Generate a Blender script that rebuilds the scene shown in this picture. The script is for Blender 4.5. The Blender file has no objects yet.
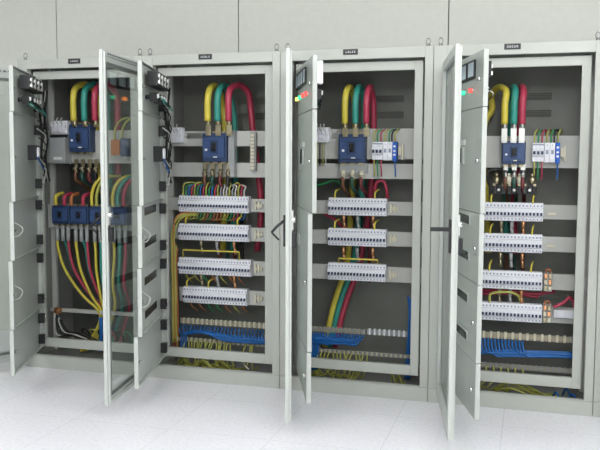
import bpy, math, random
from mathutils import Vector, Matrix
random.seed(7)
S = bpy.context.scene
COL = S.collection
W = 0.974          # cabinet width
H = 2.2            # cabinet height
D = 0.80           # cabinet depth

# ------------------------------------------------------------------ materials
def mat(name, col, rough=0.5, metal=0.0, bump=0.0, bscale=60, var=0.0, vscale=8, emit=None, estr=0.0, spec=0.5):
    m = bpy.data.materials.new(name); m.use_nodes = True
    nt = m.node_tree; b = nt.nodes['Principled BSDF']
    b.inputs['Base Color'].default_value = (*col, 1)
    b.inputs['Roughness'].default_value = rough
    b.inputs['Metallic'].default_value = metal
    b.inputs['Specular IOR Level'].default_value = spec
    if emit:
        b.inputs['Emission Color'].default_value = (*emit, 1)
        b.inputs['Emission Strength'].default_value = estr
    tc = nt.nodes.new('ShaderNodeTexCoord')
    if var:
        n = nt.nodes.new('ShaderNodeTexNoise'); n.inputs['Scale'].default_value = vscale; n.inputs['Detail'].default_value = 4
        nt.links.new(tc.outputs['Object'], n.inputs['Vector'])
        r = nt.nodes.new('ShaderNodeValToRGB')
        r.color_ramp.elements[0].position = .3; r.color_ramp.elements[1].position = .7
        r.color_ramp.elements[0].color = (*[c*(1-var) for c in col], 1)
        r.color_ramp.elements[1].color = (*[min(1, c*(1+var)) for c in col], 1)
        nt.links.new(n.outputs['Fac'], r.inputs['Fac']); nt.links.new(r.outputs['Color'], b.inputs['Base Color'])
    if bump:
        n = nt.nodes.new('ShaderNodeTexNoise'); n.inputs['Scale'].default_value = bscale
        nt.links.new(tc.outputs['Object'], n.inputs['Vector'])
        bp = nt.nodes.new('ShaderNodeBump'); bp.inputs['Strength'].default_value = bump; bp.inputs['Distance'].default_value = .002
        nt.links.new(n.outputs['Fac'], bp.inputs['Height']); nt.links.new(bp.outputs['Normal'], b.inputs['Normal'])
    return m

M = {}
M['paint'] = mat('cabinet_paint', (.47, .485, .445), .42, bump=.08, bscale=300, var=.02)
M['door_paint'] = mat('door_paint', (.50, .525, .495), .4, bump=.08, bscale=300, var=.02)
M['rail'] = mat('rail_paint', (.50, .505, .475), .5, var=.03)
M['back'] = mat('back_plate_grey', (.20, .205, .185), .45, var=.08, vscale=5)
M['back_shaded'] = mat('back_plate_shaded', (.09, .095, .085), .5, var=.08, vscale=5)  # back plate grey with the leftmost cabinet's interior shade put into the colour
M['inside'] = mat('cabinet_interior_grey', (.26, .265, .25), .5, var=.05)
M['white_plastic'] = mat('white_plastic', (.84, .845, .90), .35)
M['cream_plastic'] = mat('cream_plastic', (.66, .62, .48), .45)
M['grey_plastic'] = mat('grey_plastic', (.36, .37, .37), .5)
M['dark_toggle'] = mat('dark_toggle', (.02, .035, .09), .35)
M['screw_hole'] = mat('terminal_screw', (.30, .33, .42), .5)
M['blue_body'] = mat('blue_breaker_case', (.028, .055, .135), .4)
M['blue_light'] = mat('blue_breaker_cover', (.04, .08, .20), .4)
M['blue_small'] = mat('blue_plastic', (.02, .13, .60), .4)
M['black'] = mat('black_plastic', (.012, .012, .014), .4)
M['rubber'] = mat('black_wire', (.012, .012, .013), .5)
M['steel'] = mat('zinc_steel', (.62, .62, .60), .3, 1.0)
M['chrome'] = mat('chrome', (.8, .8, .8), .15, 1.0)
M['copper'] = mat('copper', (.72, .36, .18), .35, 1.0)
M['brass'] = mat('brass', (.46, .40, .27), .4, 1.0)
M['yellow'] = mat('yellow_insulation', (.68, .57, .07), .38)
M['teal'] = mat('green_insulation', (.035, .31, .25), .38)
M['red'] = mat('red_insulation', (.47, .045, .09), .38)
M['orange'] = mat('orange_insulation', (.45, .15, .05), .45)
M['wblue'] = mat('blue_insulation', (.012, .13, .42), .4)
M['yg'] = mat('yellow_green_insulation', (.42, .42, .09), .45)
M['darkred'] = mat('dark_and_shaded_red', (.16, .03, .035), .45)  # dark red loom wire; on feeders, red with shade painted in
M['shaded_green'] = mat('shaded_green_insulation', (.02, .08, .06), .45)  # green of the feeders with their shade painted in
M['brown'] = mat('brown_and_shaded_yellow', (.16, .07, .035), .45)  # brown loom wire; on feeders, yellow with shade painted in
M['cream_dark'] = mat('cream_plastic_dull', (.40, .37, .28), .5)
M['smoked'] = mat('smoked_cover', (.03, .032, .034), .25)
M['gasket'] = mat('gasket_grey', (.13, .14, .135), .6)
M['eye'] = mat('eyebolt_steel', (.35, .35, .34), .4, 1.0)
M['wgreen'] = mat('green_wire', (.03, .28, .10), .45)
M['wwhite'] = mat('white_wire', (.6, .6, .56), .5)
M['meter_face'] = mat('meter_face', (.66, .76, .82), .5)
M['lamp_green'] = mat('green_lens', (.02, .45, .22), .3, emit=(.05, .9, .45), estr=1.2)
M['lamp_red'] = mat('red_lens', (.7, .05, .05), .3, emit=(1., .09, .07), estr=1.5)
M['lamp_orange'] = mat('orange_lens', (.8, .25, .05), .3, emit=(1., .3, .06), estr=2.4)
M['lamp_yellow'] = mat('yellow_lens', (.8, .7, .1), .3, emit=(1., .85, .2), estr=1.3)
M['lettering'] = mat('white_lettering', (.7, .7, .7), .5)
M['white_label'] = mat('white_label', (.8, .8, .78), .6)
M['wall_backing'] = mat('wall_backing_grey', (.2, .21, .19), .5)
M['ceiling'] = mat('ceiling_white', (.75, .75, .73), .8, var=.02)
M['fixture'] = mat('lamp_diffuser', (.9, .9, .9), .5, emit=(.96, .98, 1.), estr=5.0)

def glass_mat():
    m = bpy.data.materials.new('door_glass'); m.use_nodes = True
    nt = m.node_tree; nt.nodes.clear()
    o = nt.nodes.new('ShaderNodeOutputMaterial'); mx = nt.nodes.new('ShaderNodeMixShader')
    t = nt.nodes.new('ShaderNodeBsdfTransparent'); t.inputs[0].default_value = (.93, .955, .94, 1)
    g = nt.nodes.new('ShaderNodeBsdfGlossy'); g.inputs['Roughness'].default_value = .02
    f = nt.nodes.new('ShaderNodeFresnel'); f.inputs['IOR'].default_value = 1.5
    ge = nt.nodes.new('ShaderNodeNewGeometry'); ma = nt.nodes.new('ShaderNodeMath'); ma.operation = 'MULTIPLY_ADD'; ma.inputs[1].default_value = 1/1.5-1.5; ma.inputs[2].default_value = 1.5
    nt.links.new(ge.outputs['Backfacing'], ma.inputs[0]); nt.links.new(ma.outputs[0], f.inputs['IOR'])
    nt.links.new(f.outputs[0], mx.inputs[0]); nt.links.new(t.outputs[0], mx.inputs[1]); nt.links.new(g.outputs[0], mx.inputs[2])
    nt.links.new(mx.outputs[0], o.inputs[0])
    return m
M['glass'] = glass_mat()

def clear_mat():
    m = bpy.data.materials.new('clear_shield'); m.use_nodes = True
    nt = m.node_tree; nt.nodes.clear()
    o = nt.nodes.new('ShaderNodeOutputMaterial'); mx = nt.nodes.new('ShaderNodeMixShader'); mx.inputs[0].default_value = .45
    t = nt.nodes.new('ShaderNodeBsdfTransparent'); p = nt.nodes.new('ShaderNodeBsdfPrincipled')
    p.inputs['Base Color'].default_value = (.55, .57, .58, 1); p.inputs['Roughness'].default_value = .2
    nt.links.new(t.outputs[0], mx.inputs[1]); nt.links.new(p.outputs[0], mx.inputs[2]); nt.links.new(mx.outputs[0], o.inputs[0])
    return m
M['clear'] = clear_mat()

def floor_mat():
    m = bpy.data.materials.new('floor_vinyl_tiles'); m.use_nodes = True
    nt = m.node_tree; b = nt.nodes['Principled BSDF']; L = nt.links.new
    g = nt.nodes.new('ShaderNodeNewGeometry')
    mp = nt.nodes.new('ShaderNodeMapping'); mp.inputs['Location'].default_value = (.21, .33, 0)
    L(g.outputs['Position'], mp.inputs['Vector'])
    br = nt.nodes.new('ShaderNodeTexBrick'); br.offset = 0; br.squash = 1
    br.inputs['Scale'].default_value = 1; br.inputs['Brick Width'].default_value = .6; br.inputs['Row Height'].default_value = .6
    br.inputs['Mortar Size'].default_value = .0022; br.inputs['Mortar Smooth'].default_value = .3
    br.inputs['Color1'].default_value = (1, 1, 1, 1); br.inputs['Color2'].default_value = (.985, .985, .985, 1); br.inputs['Mortar'].default_value = (.80, .80, .80, 1)
    L(mp.outputs[0], br.inputs['Vector'])
    n = nt.nodes.new('ShaderNodeTexNoise'); n.inputs['Scale'].default_value = 45; n.inputs['Detail'].default_value = 6; n.inputs['Roughness'].default_value = .75
    L(g.outputs['Position'], n.inputs['Vector'])
    r = nt.nodes.new('ShaderNodeValToRGB')
    r.color_ramp.elements[0].position = .36; r.color_ramp.elements[1].position = .52
    r.color_ramp.elements[0].color = (.80, .79, .835, 1); r.color_ramp.elements[1].color = (.90, .89, .93, 1)
    L(n.outputs['Fac'], r.inputs['Fac'])
    mx = nt.nodes.new('ShaderNodeMixRGB'); mx.blend_type = 'MULTIPLY'; mx.inputs[0].default_value = 1
    L(r.outputs[0], mx.inputs[1]); L(br.outputs['Color'], mx.inputs[2]); L(mx.outputs[0], b.inputs['Base Color'])
    b.inputs['Roughness'].default_value = .24
    return m
M['floor'] = floor_mat()

def wall_mat():
    m = bpy.data.materials.new('wall_panels'); m.use_nodes = True
    nt = m.node_tree; b = nt.nodes['Principled BSDF']; L = nt.links.new
    g = nt.nodes.new('ShaderNodeNewGeometry')
    n = nt.nodes.new('ShaderNodeTexNoise'); n.inputs['Scale'].default_value = 22; n.inputs['Detail'].default_value = 5
    L(g.outputs['Position'], n.inputs['Vector'])
    r = nt.nodes.new('ShaderNodeValToRGB'); r.color_ramp.elements[0].position = .35; r.color_ramp.elements[1].position = .65
    r.color_ramp.elements[0].color = (.69, .70, .645, 1); r.color_ramp.elements[1].color = (.715, .725, .67, 1)
    L(n.outputs['Fac'], r.inputs['Fac']); L(r.outputs[0], b.inputs['Base Color'])
    b.inputs['Roughness'].default_value = .6
    return m
M['wall'] = wall_mat()

# ------------------------------------------------------------------ mesh building
class MB:
    def __init__(s): s.v = []; s.f = []; s.sm = []
    def box(s, x0, x1, y0, y1, z0, z1):
        n = len(s.v)
        s.v += [(x, y, z) for x in (x0, x1) for y in (y0, y1) for z in (z0, z1)]
        for q in ((0,1,3,2), (4,6,7,5), (0,4,5,1), (2,3,7,6), (0,2,6,4), (1,5,7,3)): s.f.append(tuple(n+i for i in q)); s.sm.append(False)
        return s
    def prism(s, prof, x0, x1):      # profile in (y, z), extruded along x
        n = len(s.v); k = len(prof)
        s.v += [(x0, y, z) for y, z in prof] + [(x1, y, z) for y, z in prof]
        s.f.append(tuple(n+i for i in range(k))[::-1]); s.f.append(tuple(n+k+i for i in range(k))); s.sm += [False, False]
        for i in range(k):
            j = (i+1) % k; s.f.append((n+i, n+j, n+k+j, n+k+i)); s.sm.append(False)
        return s
    def tube(s, pts, r, seg=8, smooth=True, rb=None):
        P = [Vector(p) for p in pts]
        if smooth and len(P) > 2: P = catmull(P)
        n = len(s.v); ref = Vector((.31, .17, .93)); rings = len(P); pa = None
        for i, p in enumerate(P):
            t = (P[min(i+1, rings-1)] - P[max(i-1, 0)]).normalized()
            if pa is None:
                a = t.cross(ref)
                if a.length < .05: a = t.cross(Vector((1, 0, 0)))
            else: a = pa - t*pa.dot(t)
            a.normalize(); pa = a; b = t.cross(a)
            rr = r if rb is None else r + (rb-r)*i/(rings-1)
            for k in range(seg):
                an = 2*math.pi*k/seg; s.v.append(tuple(p + (a*math.cos(an) + b*math.sin(an))*rr))
        for i in range(rings-1):
            for k in range(seg):
                k2 = (k+1) % seg
                s.f.append((n+i*seg+k, n+i*seg+k2, n+(i+1)*seg+k2, n+(i+1)*seg+k)); s.sm.append(True)
        s.f.append(tuple(n+k for k in range(seg))[::-1]); s.f.append(tuple(n+(rings-1)*seg+k for k in range(seg))); s.sm += [False, False]
        return s
    def cyl(s, p0, p1, r, seg=14, rb=None): return s.tube([p0, p1], r, seg, False, rb)
    def torus(s, c, R, r, ax='y', seg=18, ms=8, sx=1.0):
        n = len(s.v)
        for i in range(seg):
            a = 2*math.pi*i/seg
            for k in range(ms):
                b = 2*math.pi*k/ms; q = R + r*math.cos(b); u, w, h = q*math.cos(a)*sx, q*math.sin(a), r*math.sin(b)
                s.v.append((c[0]+u, c[1]+h, c[2]+w) if ax == 'y' else (c[0]+h, c[1]+u, c[2]+w))
        for i in range(seg):
            for k in range(ms):
                i2, k2 = (i+1) % seg, (k+1) % ms
                s.f.append((n+i*ms+k, n+i2*ms+k, n+i2*ms+k2, n+i*ms+k2)); s.sm.append(True)
        return s
    def frame(s, x0, x1, z0, z1, a, b, c, d, y0, y1):   # rectangle ring: hole a..b, c..d
        s.box(x0, a, y0, y1, z0, z1); s.box(b, x1, y0, y1, z0, z1)
        s.box(a, b, y0, y1, z0, c); s.box(a, b, y0, y1, d, z1)
        return s
    def build(s, name, m, parent=None, bevel=0, loc=None):
        me = bpy.data.meshes.new(name); me.from_pydata(s.v, [], s.f); me.update()
        me.polygons.foreach_set('use_smooth', s.sm)
        import bmesh
        bm = bmesh.new(); bm.from_mesh(me); bmesh.ops.recalc_face_normals(bm, faces=bm.faces); bm.to_mesh(me); bm.free()
        me.materials.append(M[m])
        o = bpy.data.objects.new(name, me); COL.objects.link(o)
        if parent is not None: o.parent = parent
        if loc: o.location = loc
        if bevel:
            md = o.modifiers.new('bevel', 'BEVEL'); md.width = bevel; md.segments = 2; md.limit_method = 'ANGLE'
        return o

def catmull(P, n=6):
    out = []
    Q = [P[0]*2-P[1]] + P + [P[-1]*2-P[-2]]
    for i in range(1, len(Q)-2):
        a, b, c, d = Q[i-1:i+3]
        for k in range(n):
            t = k/n
            out.append(.5*((2*b) + (c-a)*t + (2*a-5*b+4*c-d)*t*t + (3*b-a-3*c+d)*t*t*t))
    out.append(P[-1]); return out

def empty(name, loc=(0,0,0), rz=0, parent=None):
    o = bpy.data.objects.new(name, None); COL.objects.link(o); o.location = loc; o.rotation_euler = (0, 0, rz)
    o.empty_display_size = .05
    if parent: o.parent = parent
    return o
def tag(o, label=None, cat=None, group=None, kind=None):
    if label:
        if len(label.split()) > 15: label = label.replace(' from the left', '')
        o['label'] = label
    if cat: o['category'] = cat
    if group: o['group'] = group
    if kind: o['kind'] = kind
    return o
def copy_tree(o, parent=None, children=None):
    c = o.copy(); COL.objects.link(c)
    if parent is not None: c.parent = parent
    for ch in KIDS.get(o.name, []): copy_tree(ch, c)
    return c
KIDS = {}
def kid(p, o): KIDS.setdefault(p.name, []).append(o); return o

ORD = ['leftmost cabinet', 'second cabinet from the left', 'third cabinet from the left', 'fourth cabinet from the left']

# ------------------------------------------------------------------ the room
YB = 1.0
tag(MB().box(-7, 10, -9, YB+.1, -.1, 0).build('floor', 'floor'), kind='structure')
wb = MB()
joints = [-7, -3.55, -1.94, -.325, 1.288, 2.902, 4.515, 6.13, 10]
for a, b in zip(joints[:-1], joints[1:]): wb.box(a+.0035, b-.0035, YB, YB+.05, 0, 3.3)
tag(wb.build('wall_back', 'wall', bevel=.003), kind='structure')
tag(MB().box(-7, 10, YB+.045, YB+.06, 0, 3.3).build('wall_core_1', 'wall_backing'), kind='structure')  # grey core sheet behind the wall panels, seen only through their joints
tag(MB().box(-7.1, -7, -9, YB+.1, 0, 3.3).build('wall_left', 'wall'), kind='structure')
tag(MB().box(10, 10.1, -9, YB+.1, 0, 3.3).build('wall_right', 'wall'), kind='structure')
tag(MB().box(-7, 10, -9.1, -9, 0, 3.3).build('wall_front', 'wall'), kind='structure')
tag(MB().box(-7.1, 10.1, -9.1, YB+.1, 3.3, 3.4).build('ceiling', 'ceiling'), kind='structure')

# ------------------------------------------------------------------ cabinets
# bounds of the inner doors of each cabinet (bottom to top)
PZ1 = {0: [.135, .43, .87, 1.24, 1.80, 2.085], 1: [.135, .45, .865, 1.235, 1.79, 2.085],
       2: [.135, .43, 1.215, 1.79, 2.085], 3: [.135, .44, .86, 1.235, 1.79, 2.085], 4: [.135, .44, .80, 1.235, 1.79, 2.085]}

def outer_door(cab, ang, a_handle=1, z1=2.125):
    w, z0 = .86, .075
    zg = 2.04
    fr = MB(); st = .052
    fr.frame(0, w, z0, z1, st, w-st, z0+.075, zg, 0, .022)
    fr.frame(.008, w-.008, z0+.008, z1-.008, .026, w-.026, z0+.03, z1-.03, .022, .034)     # folded inner flange
    d = fr.build('outer_door', 'door_paint', cab, bevel=.002); d.location = (.055, -.03, 0); d.rotation_euler = (0, 0, -math.radians(ang))
    MB().box(st-.012, w-st+.012, .0225, .0275, z0+.064, zg+.011).build('glass_pane', 'glass', d)
    MB().frame(st-.018, w-st+.018, z0+.055, zg+.02, st-.004, w-st+.004, z0+.071, zg+.004, .0276, .031).build('gasket', 'gasket', d)
    sl = MB()
    for k in range(22): sl.box(.05+k*.035, .05+k*.035+.026, .0338, .0346, z1-.024, z1-.015)
    sl.build('vent_slots', 'black', d)
    zh = 1.165
    hd = MB()
    hd.box(w-.045, w-.012, -.012, 0, zh-.12, zh+.05)
    hd.build('lock_plate', 'black', d, bevel=.003)
    lv = MB()
    if a_handle == 1:
        lv.tube([(w-.028, -.008, zh+.02), (w-.028, -.05, zh-.015), (w-.030, -.075, zh-.045)], .0075, 8, False)
        lv.tube([(w-.030, -.075, zh-.045), (w-.028, -.035, zh-.085)], .0055, 8, False)
    else:
        lv.box(w-.038, w-.018, -.105, -.004, zh-.010, zh+.010)
    lv.build('lever_handle', 'black', d)
    lt = MB().cyl((w-.028, .022, zh+.025), (w-.028, .055, zh+.025), .016, 12)
    lt.box(w-.04, w-.016, .034, .042, zh-.03, zh+.075)
    lt.build('latch', 'chrome', d)
    MB().box(w-.048, w-.014, .03, .058, zh-.125, zh-.045).build('latch_case', 'black', d, bevel=.003)
    for zz in (z0+.2, z1-.2): MB().cyl((-.004, .002, zz-.04), (-.004, .002, zz+.04), .007, 10).build('hinge', 'steel', d)
    return d

def meter(d, x, z, w=.075, h=.10):
    MB().box(x, x+w, -.012, 0, z, z+h).build('meter_bezel', 'black', d, bevel=.002)
    MB().box(x+.017, x+w-.010, -.0135, -.0115, z+.014, z+h-.012).build('meter_face', 'meter_face', d)
    MB().box(x+.006, x+w-.006, .022, .085, z+.006, z+h-.006).build('meter_case', 'black', d, bevel=.003)
    MB().box(x+.012, x+w-.055, .085, .087, z+.02, z+h-.015).build('meter_label', 'white_label', d)
    for q in (0, 1): MB().box(x+w-.038, x+w-.020, .085, .096, z+.022+.036*q, z+.040+.036*q).build('meter_terminal', 'white_label' if q else 'steel', d)

def inner_doors(cab, ci, angs, spec):
    zs = PZ1[ci]; w = .765; out = []
    for k in range(len(zs)-1):
        z0, z1 = zs[k]+.002, zs[k+1]-.002
        slots = spec.get('slots', {}).get(k, [])
        p = MB(); t = .0025
        # sheet with cut-outs
        zc = z0
        for (sx0, sx1, sz0, sz1) in sorted(slots, key=lambda q: q[2]):
            p.box(0, w, 0, t, zc, sz0); p.box(0, sx0, 0, t, sz0, sz1); p.box(sx1, w, 0, t, sz0, sz1); zc = sz1
        p.box(0, w, 0, t, zc, z1)
        p.box(w-t, w, t, .026, z0, z1); p.box(0, t, t, .026, z0, z1)      # folded flanges
        p.box(t, w-t, t, .020, z0, z0+t); p.box(t, w-t, t, .020, z1-t, z1)
        for (sx0, sx1, sz0, sz1) in slots:
            p.box(sx0-.004, sx1+.004, -.010, 0, sz1, sz1+.008); p.box(sx0-.004, sx1+.004, -.004, 0, sz0-.006, sz0)
            p.box(sx0-.006, sx0, -.006, 0, sz0, sz1); p.box(sx1, sx1+.006, -.006, 0, sz0, sz1)
        d = p.build('inner_door', 'door_paint', cab, bevel=.0012)
        d.location = (.1, .045, 0); d.rotation_euler = (0, 0, -math.radians(angs[k]))
        for (sx0, sx1, sz0, sz1) in slots: MB().box(sx0, sx1, .0005, .0022, sz0, sz1).build('slot_cover', 'smoked', d)
        h = z1-z0
        hz = [z0+h*.16, z1-h*.16] if h > .33 else [z0+h*.24, z1-h*.24]
        for zz in hz:
            MB().box(.012, .05, .004, .045, zz-.034, zz+.034).build('hinge', 'black', d, bevel=.003)
            MB().cyl((.03, .045, zz-.016), (.03, .052, zz-.016), .008, 10).cyl((.03, .045, zz+.014), (.03, .056, zz+.014), .007, 10).build('hinge_screw', 'chrome', d)
        zk = (z0+z1)/2
        MB().cyl((w-.055, -.014, zk), (w-.055, 0, zk), .012, 14).cyl((w-.055, .002, zk), (w-.055, .03, zk), .008, 10).box(w-.06, w-.02, .022, .026, zk-.008, zk+.008).build('lock_knob', 'chrome', d)
        if k in (1, 2) and len(zs) == 6:
            MB().tube([(w-.10, .006, zk+.05), (w-.125, .05, zk+.01), (w-.09, .04, zk-.03), (w-.07, .008, zk-.04)], .003, 6).build('earth_wire', 'wwhite', d)
        out.append(d)
    top, sec = out[-1], out[-2]
    zt = zs[-1]
    nm = spec.get('meters', 3)
    for i in range(nm): meter(top, spec['mx'] + i*spec['mp'], zt-.137, spec['mw'], .10)
    for i, (x, c) in enumerate(spec['lamps']):
        z = zt-.197
        MB().cyl((x, -.006, z), (x, 0, z), .0165, 16).build('lamp_bezel', 'steel', top)
        MB().cyl((x, -.024, z), (x, -.006, z), .0125, 16).build('signal_lamp', c, top)
        MB().cyl((x, .003, z), (x, .03, z), .014, 12).box(x-.02, x+.02, .03, .075, z-.028, z+.026).build('lamp_body', 'black', top)
        MB().box(x-.014, x+.012, .0755, .084, z-.006, z+.018).build('lamp_terminal', 'white_label', top)
    # loose wiring behind the meter door
    for j in range(12):
        x = random.uniform(spec['mx']-.02, spec['mx']+nm*spec['mp']); z = zt-.205+random.uniform(-.02, .03)
        c = ['teal', 'rubber', 'wwhite', 'rubber', 'teal', 'rubber'][j % 6]
        MB().tube([(x, .06, z), (x+random.uniform(-.03, .03), .09, z-.03), (x*.6, .085+random.uniform(0, .02), z-.05+random.uniform(-.02, .02)), (.09, .06, z-.02), (.05, .05, z-.06-random.uniform(0, .03))], .0035, 6).build('meter_wire', c, top)
    # rotary switch of the second door: plate and knob outside, contact block inside
    zc = (zs[-3]+zs[-2])/2+.03
    MB().box(.32, .41, -.004, 0, zc+.055, zc+.085).build('switch_label', 'white_label', sec)
    MB().box(.33, .40, -.010, 0, zc-.05, zc+.045).build('switch_plate', 'door_paint', sec, bevel=.003)
    MB().box(.345, .362, -.020, -.010, zc-.045, zc+.040).build('switch_lever', 'black', sec, bevel=.002)
    MB().box(.19, .20, -.006, 0, zc-.085, zc+.045).box(.175, .225, -.006, 0, zc+.055, zc+.095).build('indicator_strip', 'grey_plastic', sec)
    MB().box(.20, .27, .003, .06, zc-.05, zc+.05).build('contact_block', 'black', sec, bevel=.003)
    MB().box(.215, .255, .06, .075, zc-.03, zc+.035).build('contact_cover', 'white_plastic', sec, bevel=.003)
    for j in range(5):
        x = .21+.012*j
        MB().tube([(x, .065, zc-.03), (x-.03, .095, zc-.07-.01*j), (.12, .08, zc-.06-.012*j), (.06, .06, zc-.05-.01*j), (.02, .06, zc-.12)], .0035, 6).build('switch_wire', ['rubber', 'wwhite', 'rubber', 'rubber', 'wblue'][j], sec)
    if spec.get('white_box'):
        MB().box(w-.075, w-.012, .026, .06, zt-.155, zt-.03).build('white_terminal_box', 'white_plastic', top, bevel=.003)
    for j in range(7):
        z = zt-.30-.06*j
        MB().tube([(.13+.02*(j % 3), .05, z+.05), (.08, .085, z+.01), (.045, .075+.01*(j % 2), z-.03), (.03, .06, z-.10)], .0045, 6).build('hinge_wire', ['rubber', 'rubber', 'wwhite', 'rubber', 'rubber', 'rubber', 'wwhite'][j], sec)
    # cable loom down the hinge side
    MB().tube([(.065, .05, zt-.26), (.07, .062, zt-.40), (.066, .055, zc), (.060, .06, zc-.10)], .009, 8).build('cable_loom', 'rubber', sec)
    return out

def cabinet(ci, label, full=True, rails=None):
    x0 = ci*W
    c = empty('distribution_cabinet', (x0, 0, 0)); tag(c, label, 'electrical cabinet', 'open grey switchgear cabinets')
    g = .0015
    A, B, Cc, Dd = .078, .922, .095, 2.135
    f = MB().frame(g, W-g, .09, H, A, B, .0951, Dd, 0, .03)
    f.box(A-.006, A, .03, .055, .1, Dd); f.box(B, B+.006, .03, .055, .1, Dd)
    f.build('front_frame', 'paint', c, bevel=.002)
    MB().box(g, W-g, .0, .03, 0.0, .0885).box(g, .03, .03, D-.01, 0, .0885).box(W-.03, W-g, .03, D-.01, 0, .0885).build('plinth', 'paint', c, bevel=.002)
    MB().frame(.088, .905, .145, 2.122, .145, .853, .209, 2.066, .056, .082).build('inner_frame', 'paint', c, bevel=.002)
    MB().box(g, .018, .056, D-.02, .0885, H-.02).build('side_panel', 'inside', c)
    MB().box(W-.018, W-g, .056, D-.02, .0885, H-.02).build('side_panel', 'inside', c)
    MB().box(.018, W-.018, .62, .635, .07, 2.18).build('back_panel', 'back' if ci else 'back_shaded', c)
    lv = MB()
    for z in (1.80, 1.91):
        for k in range(4): lv.prism([(.62, z+k*.012), (.612, z+k*.012), (.62, z+k*.012+.007)], .45, .70)
    lv.build('back_louvres', 'back', c)
    MB().box(.018, W-.018, .03, D-.02, H-.02, H-.004).build('top_panel', 'paint', c)
    MB().box(.031, W-.031, .031, .619, .03, .05).build('bottom_panel', 'inside', c)
    npl = MB().box(.412, .506, -.004, -.0003, 2.162, 2.196).build('name_plate', 'black', c, bevel=.001)
    lt = MB(); r = random.Random(ci)
    x = .428
    for k in range(5):      # small engraved characters, too small to read
        lt.box(x, x+.009, -.0046, -.0041, 2.173, 2.1765); lt.box(x, x+.0025, -.0046, -.0041, 2.173, 2.185)
        if r.random() < .6: lt.box(x+.0065, x+.009, -.0046, -.0041, 2.173, 2.185)
        if r.random() < .7: lt.box(x, x+.009, -.0046, -.0041, 2.182, 2.185)
        x += .0135
    lt.build('lettering', 'lettering', npl)
    for ex in (.035, W-.04):
        e = MB().cyl((ex, .05, H-.003), (ex, .05, H+.014), .013, 12).torus((ex, .05, H+.034), .018, .0042, 'y', sx=.72)
        eo = e.build('eyebolt', 'eye', c)
    for (z0, z1) in (rails or []):
        r_ = MB().box(.022, W-.022, .30, .318, z0, z1)
        r_.box(.022, W-.022, .318, .33, z1-.006, z1); r_.box(.022, W-.022, .318, .33, z0, z0+.006)
        r_.build('mounting_rail', 'rail', c, bevel=.0015)
    # uprights the rails are bolted to
    for ux in (.024, W-.060):
        MB().box(ux, ux+.036, .332, .36, .05, 2.17).build('upright', 'rail', c)
    return c

ROWZ = [1.195, .995, .76, .55]
RAILS = [(1.60, 1.705), (1.385, 1.485), (1.145, 1.235), (.94, 1.035), (.70, .80), (.49, .59)]
cabs = [
 cabinet(0, 'leftmost open grey cabinet holding a row of blue breakers under thick coloured cables', rails=[(1.475, 1.715), (.985, 1.165), (.352, .378)]),
 cabinet(1, 'grey cabinet second from the left with a comb of coloured wires over its top row', rails=RAILS),
 cabinet(2, 'open grey cabinet, third from the left, with only three rows of white breakers', rails=[(1.515, 1.715), (1.385, 1.485)]+RAILS[2:5]),
 cabinet(3, 'open grey cabinet, fourth from the left, with three black blocks above its white breakers', rails=[(1.465, 1.665)]+RAILS[2:]),
 cabinet(4, 'grey cabinet cut off by the right edge of the picture', rails=RAILS[2:]),
]
spec_base = dict(meters=4, mx=.12, mp=.118, mw=.104, lamps=[(.20, 'grey_plastic'), (.29, 'grey_plastic'), (.385, 'lamp_orange'), (.53, 'lamp_green')])
SL = lambda rows: [(.165, .565, z-.032, z+.018) for z in rows]
outer_door(cabs[0], 122)
outer_door(cabs[1], 81.3)
outer_door(cabs[2], 73.2, 1, 2.10)
outer_door(cabs[3], 79.5, 2, 2.087)
outer_door(cabs[4], 70, 2)
inner_doors(cabs[0], 0, [69.2, 68.8, 67.8, 66.8, 66.4], dict(spec_base))
inner_doors(cabs[1], 1, [76.2, 74.2, 73.8, 73.0, 72.9], dict(spec_base, slots={2: SL(ROWZ[:2]), 1: SL(ROWZ[2:])}))
inner_doors(cabs[2], 2, [69.1, 68.9, 67.2, 67.2], dict(meters=4, mx=.04, mp=.122, mw=.10, white_box=True,
            lamps=[(.12, 'lamp_yellow'), (.27, 'lamp_green'), (.43, 'lamp_red'), (.57, 'lamp_red')], slots={1: [(.17, .24, .985, 1.045)]}))
inner_doors(cabs[3], 3, [72.3, 72.3, 72.2, 72.0, 71.9], dict(meters=3, mx=.13, mp=.17, mw=.14, lamps=[(.26, 'grey_plastic'), (.39, 'lamp_green'), (.555, 'lamp_red')],
            slots={2: SL(ROWZ[:2]), 1: SL(ROWZ[2:])}))

# ------------------------------------------------------------------ miniature circuit breakers
PW = .0218
def make_mcb():
    pr = [(.0695, -.060), (.0695, .055), (.020, .055), (.016, .046), (.016, .026), (0, .020), (0, -.026), (.016, -.032), (.016, -.055), (.022, -.060)]
    b = MB().prism(pr, .0005, PW-.0005).build('miniature_circuit_breaker', 'white_plastic')
    kid(b, MB().prism([(0, -.020), (-.010, -.022), (-.010, -.012), (0, -.004)], .0045, PW-.0045).build('toggle', 'dark_toggle', b))
    kid(b, MB().box(.0065, PW-.0065, .0148, .0158, .031, .042).build('top_terminal', 'screw_hole', b))
    kid(b, MB().box(.0065, PW-.0065, .0148, .0158, -.050, -.042).build('bottom_terminal', 'screw_hole', b))
    return b
MCB = None
def mcb_row(ci, ri, xa, n, zc, where):
    global MCB
    for k in range(n):
        if MCB is None: MCB = make_mcb(); o = MCB
        else: o = copy_tree(MCB)
        o.location = (ci*W + xa + k*PW, .23, zc)
        tag(o, f'white miniature circuit breaker in the {where}', 'circuit breaker', f'miniature circuit breakers in the {where}')
RN = ['top row', 'second row', 'third row', 'bottom row']
for ri, (xa, n) in enumerate([(.147, 24), (.146, 24), (.140, 25), (.175, 22)]):
    mcb_row(1, ri, xa, n, [1.199, .999, .757, .551][ri], f'{RN[ri]} of the {ORD[1]}')
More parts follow.
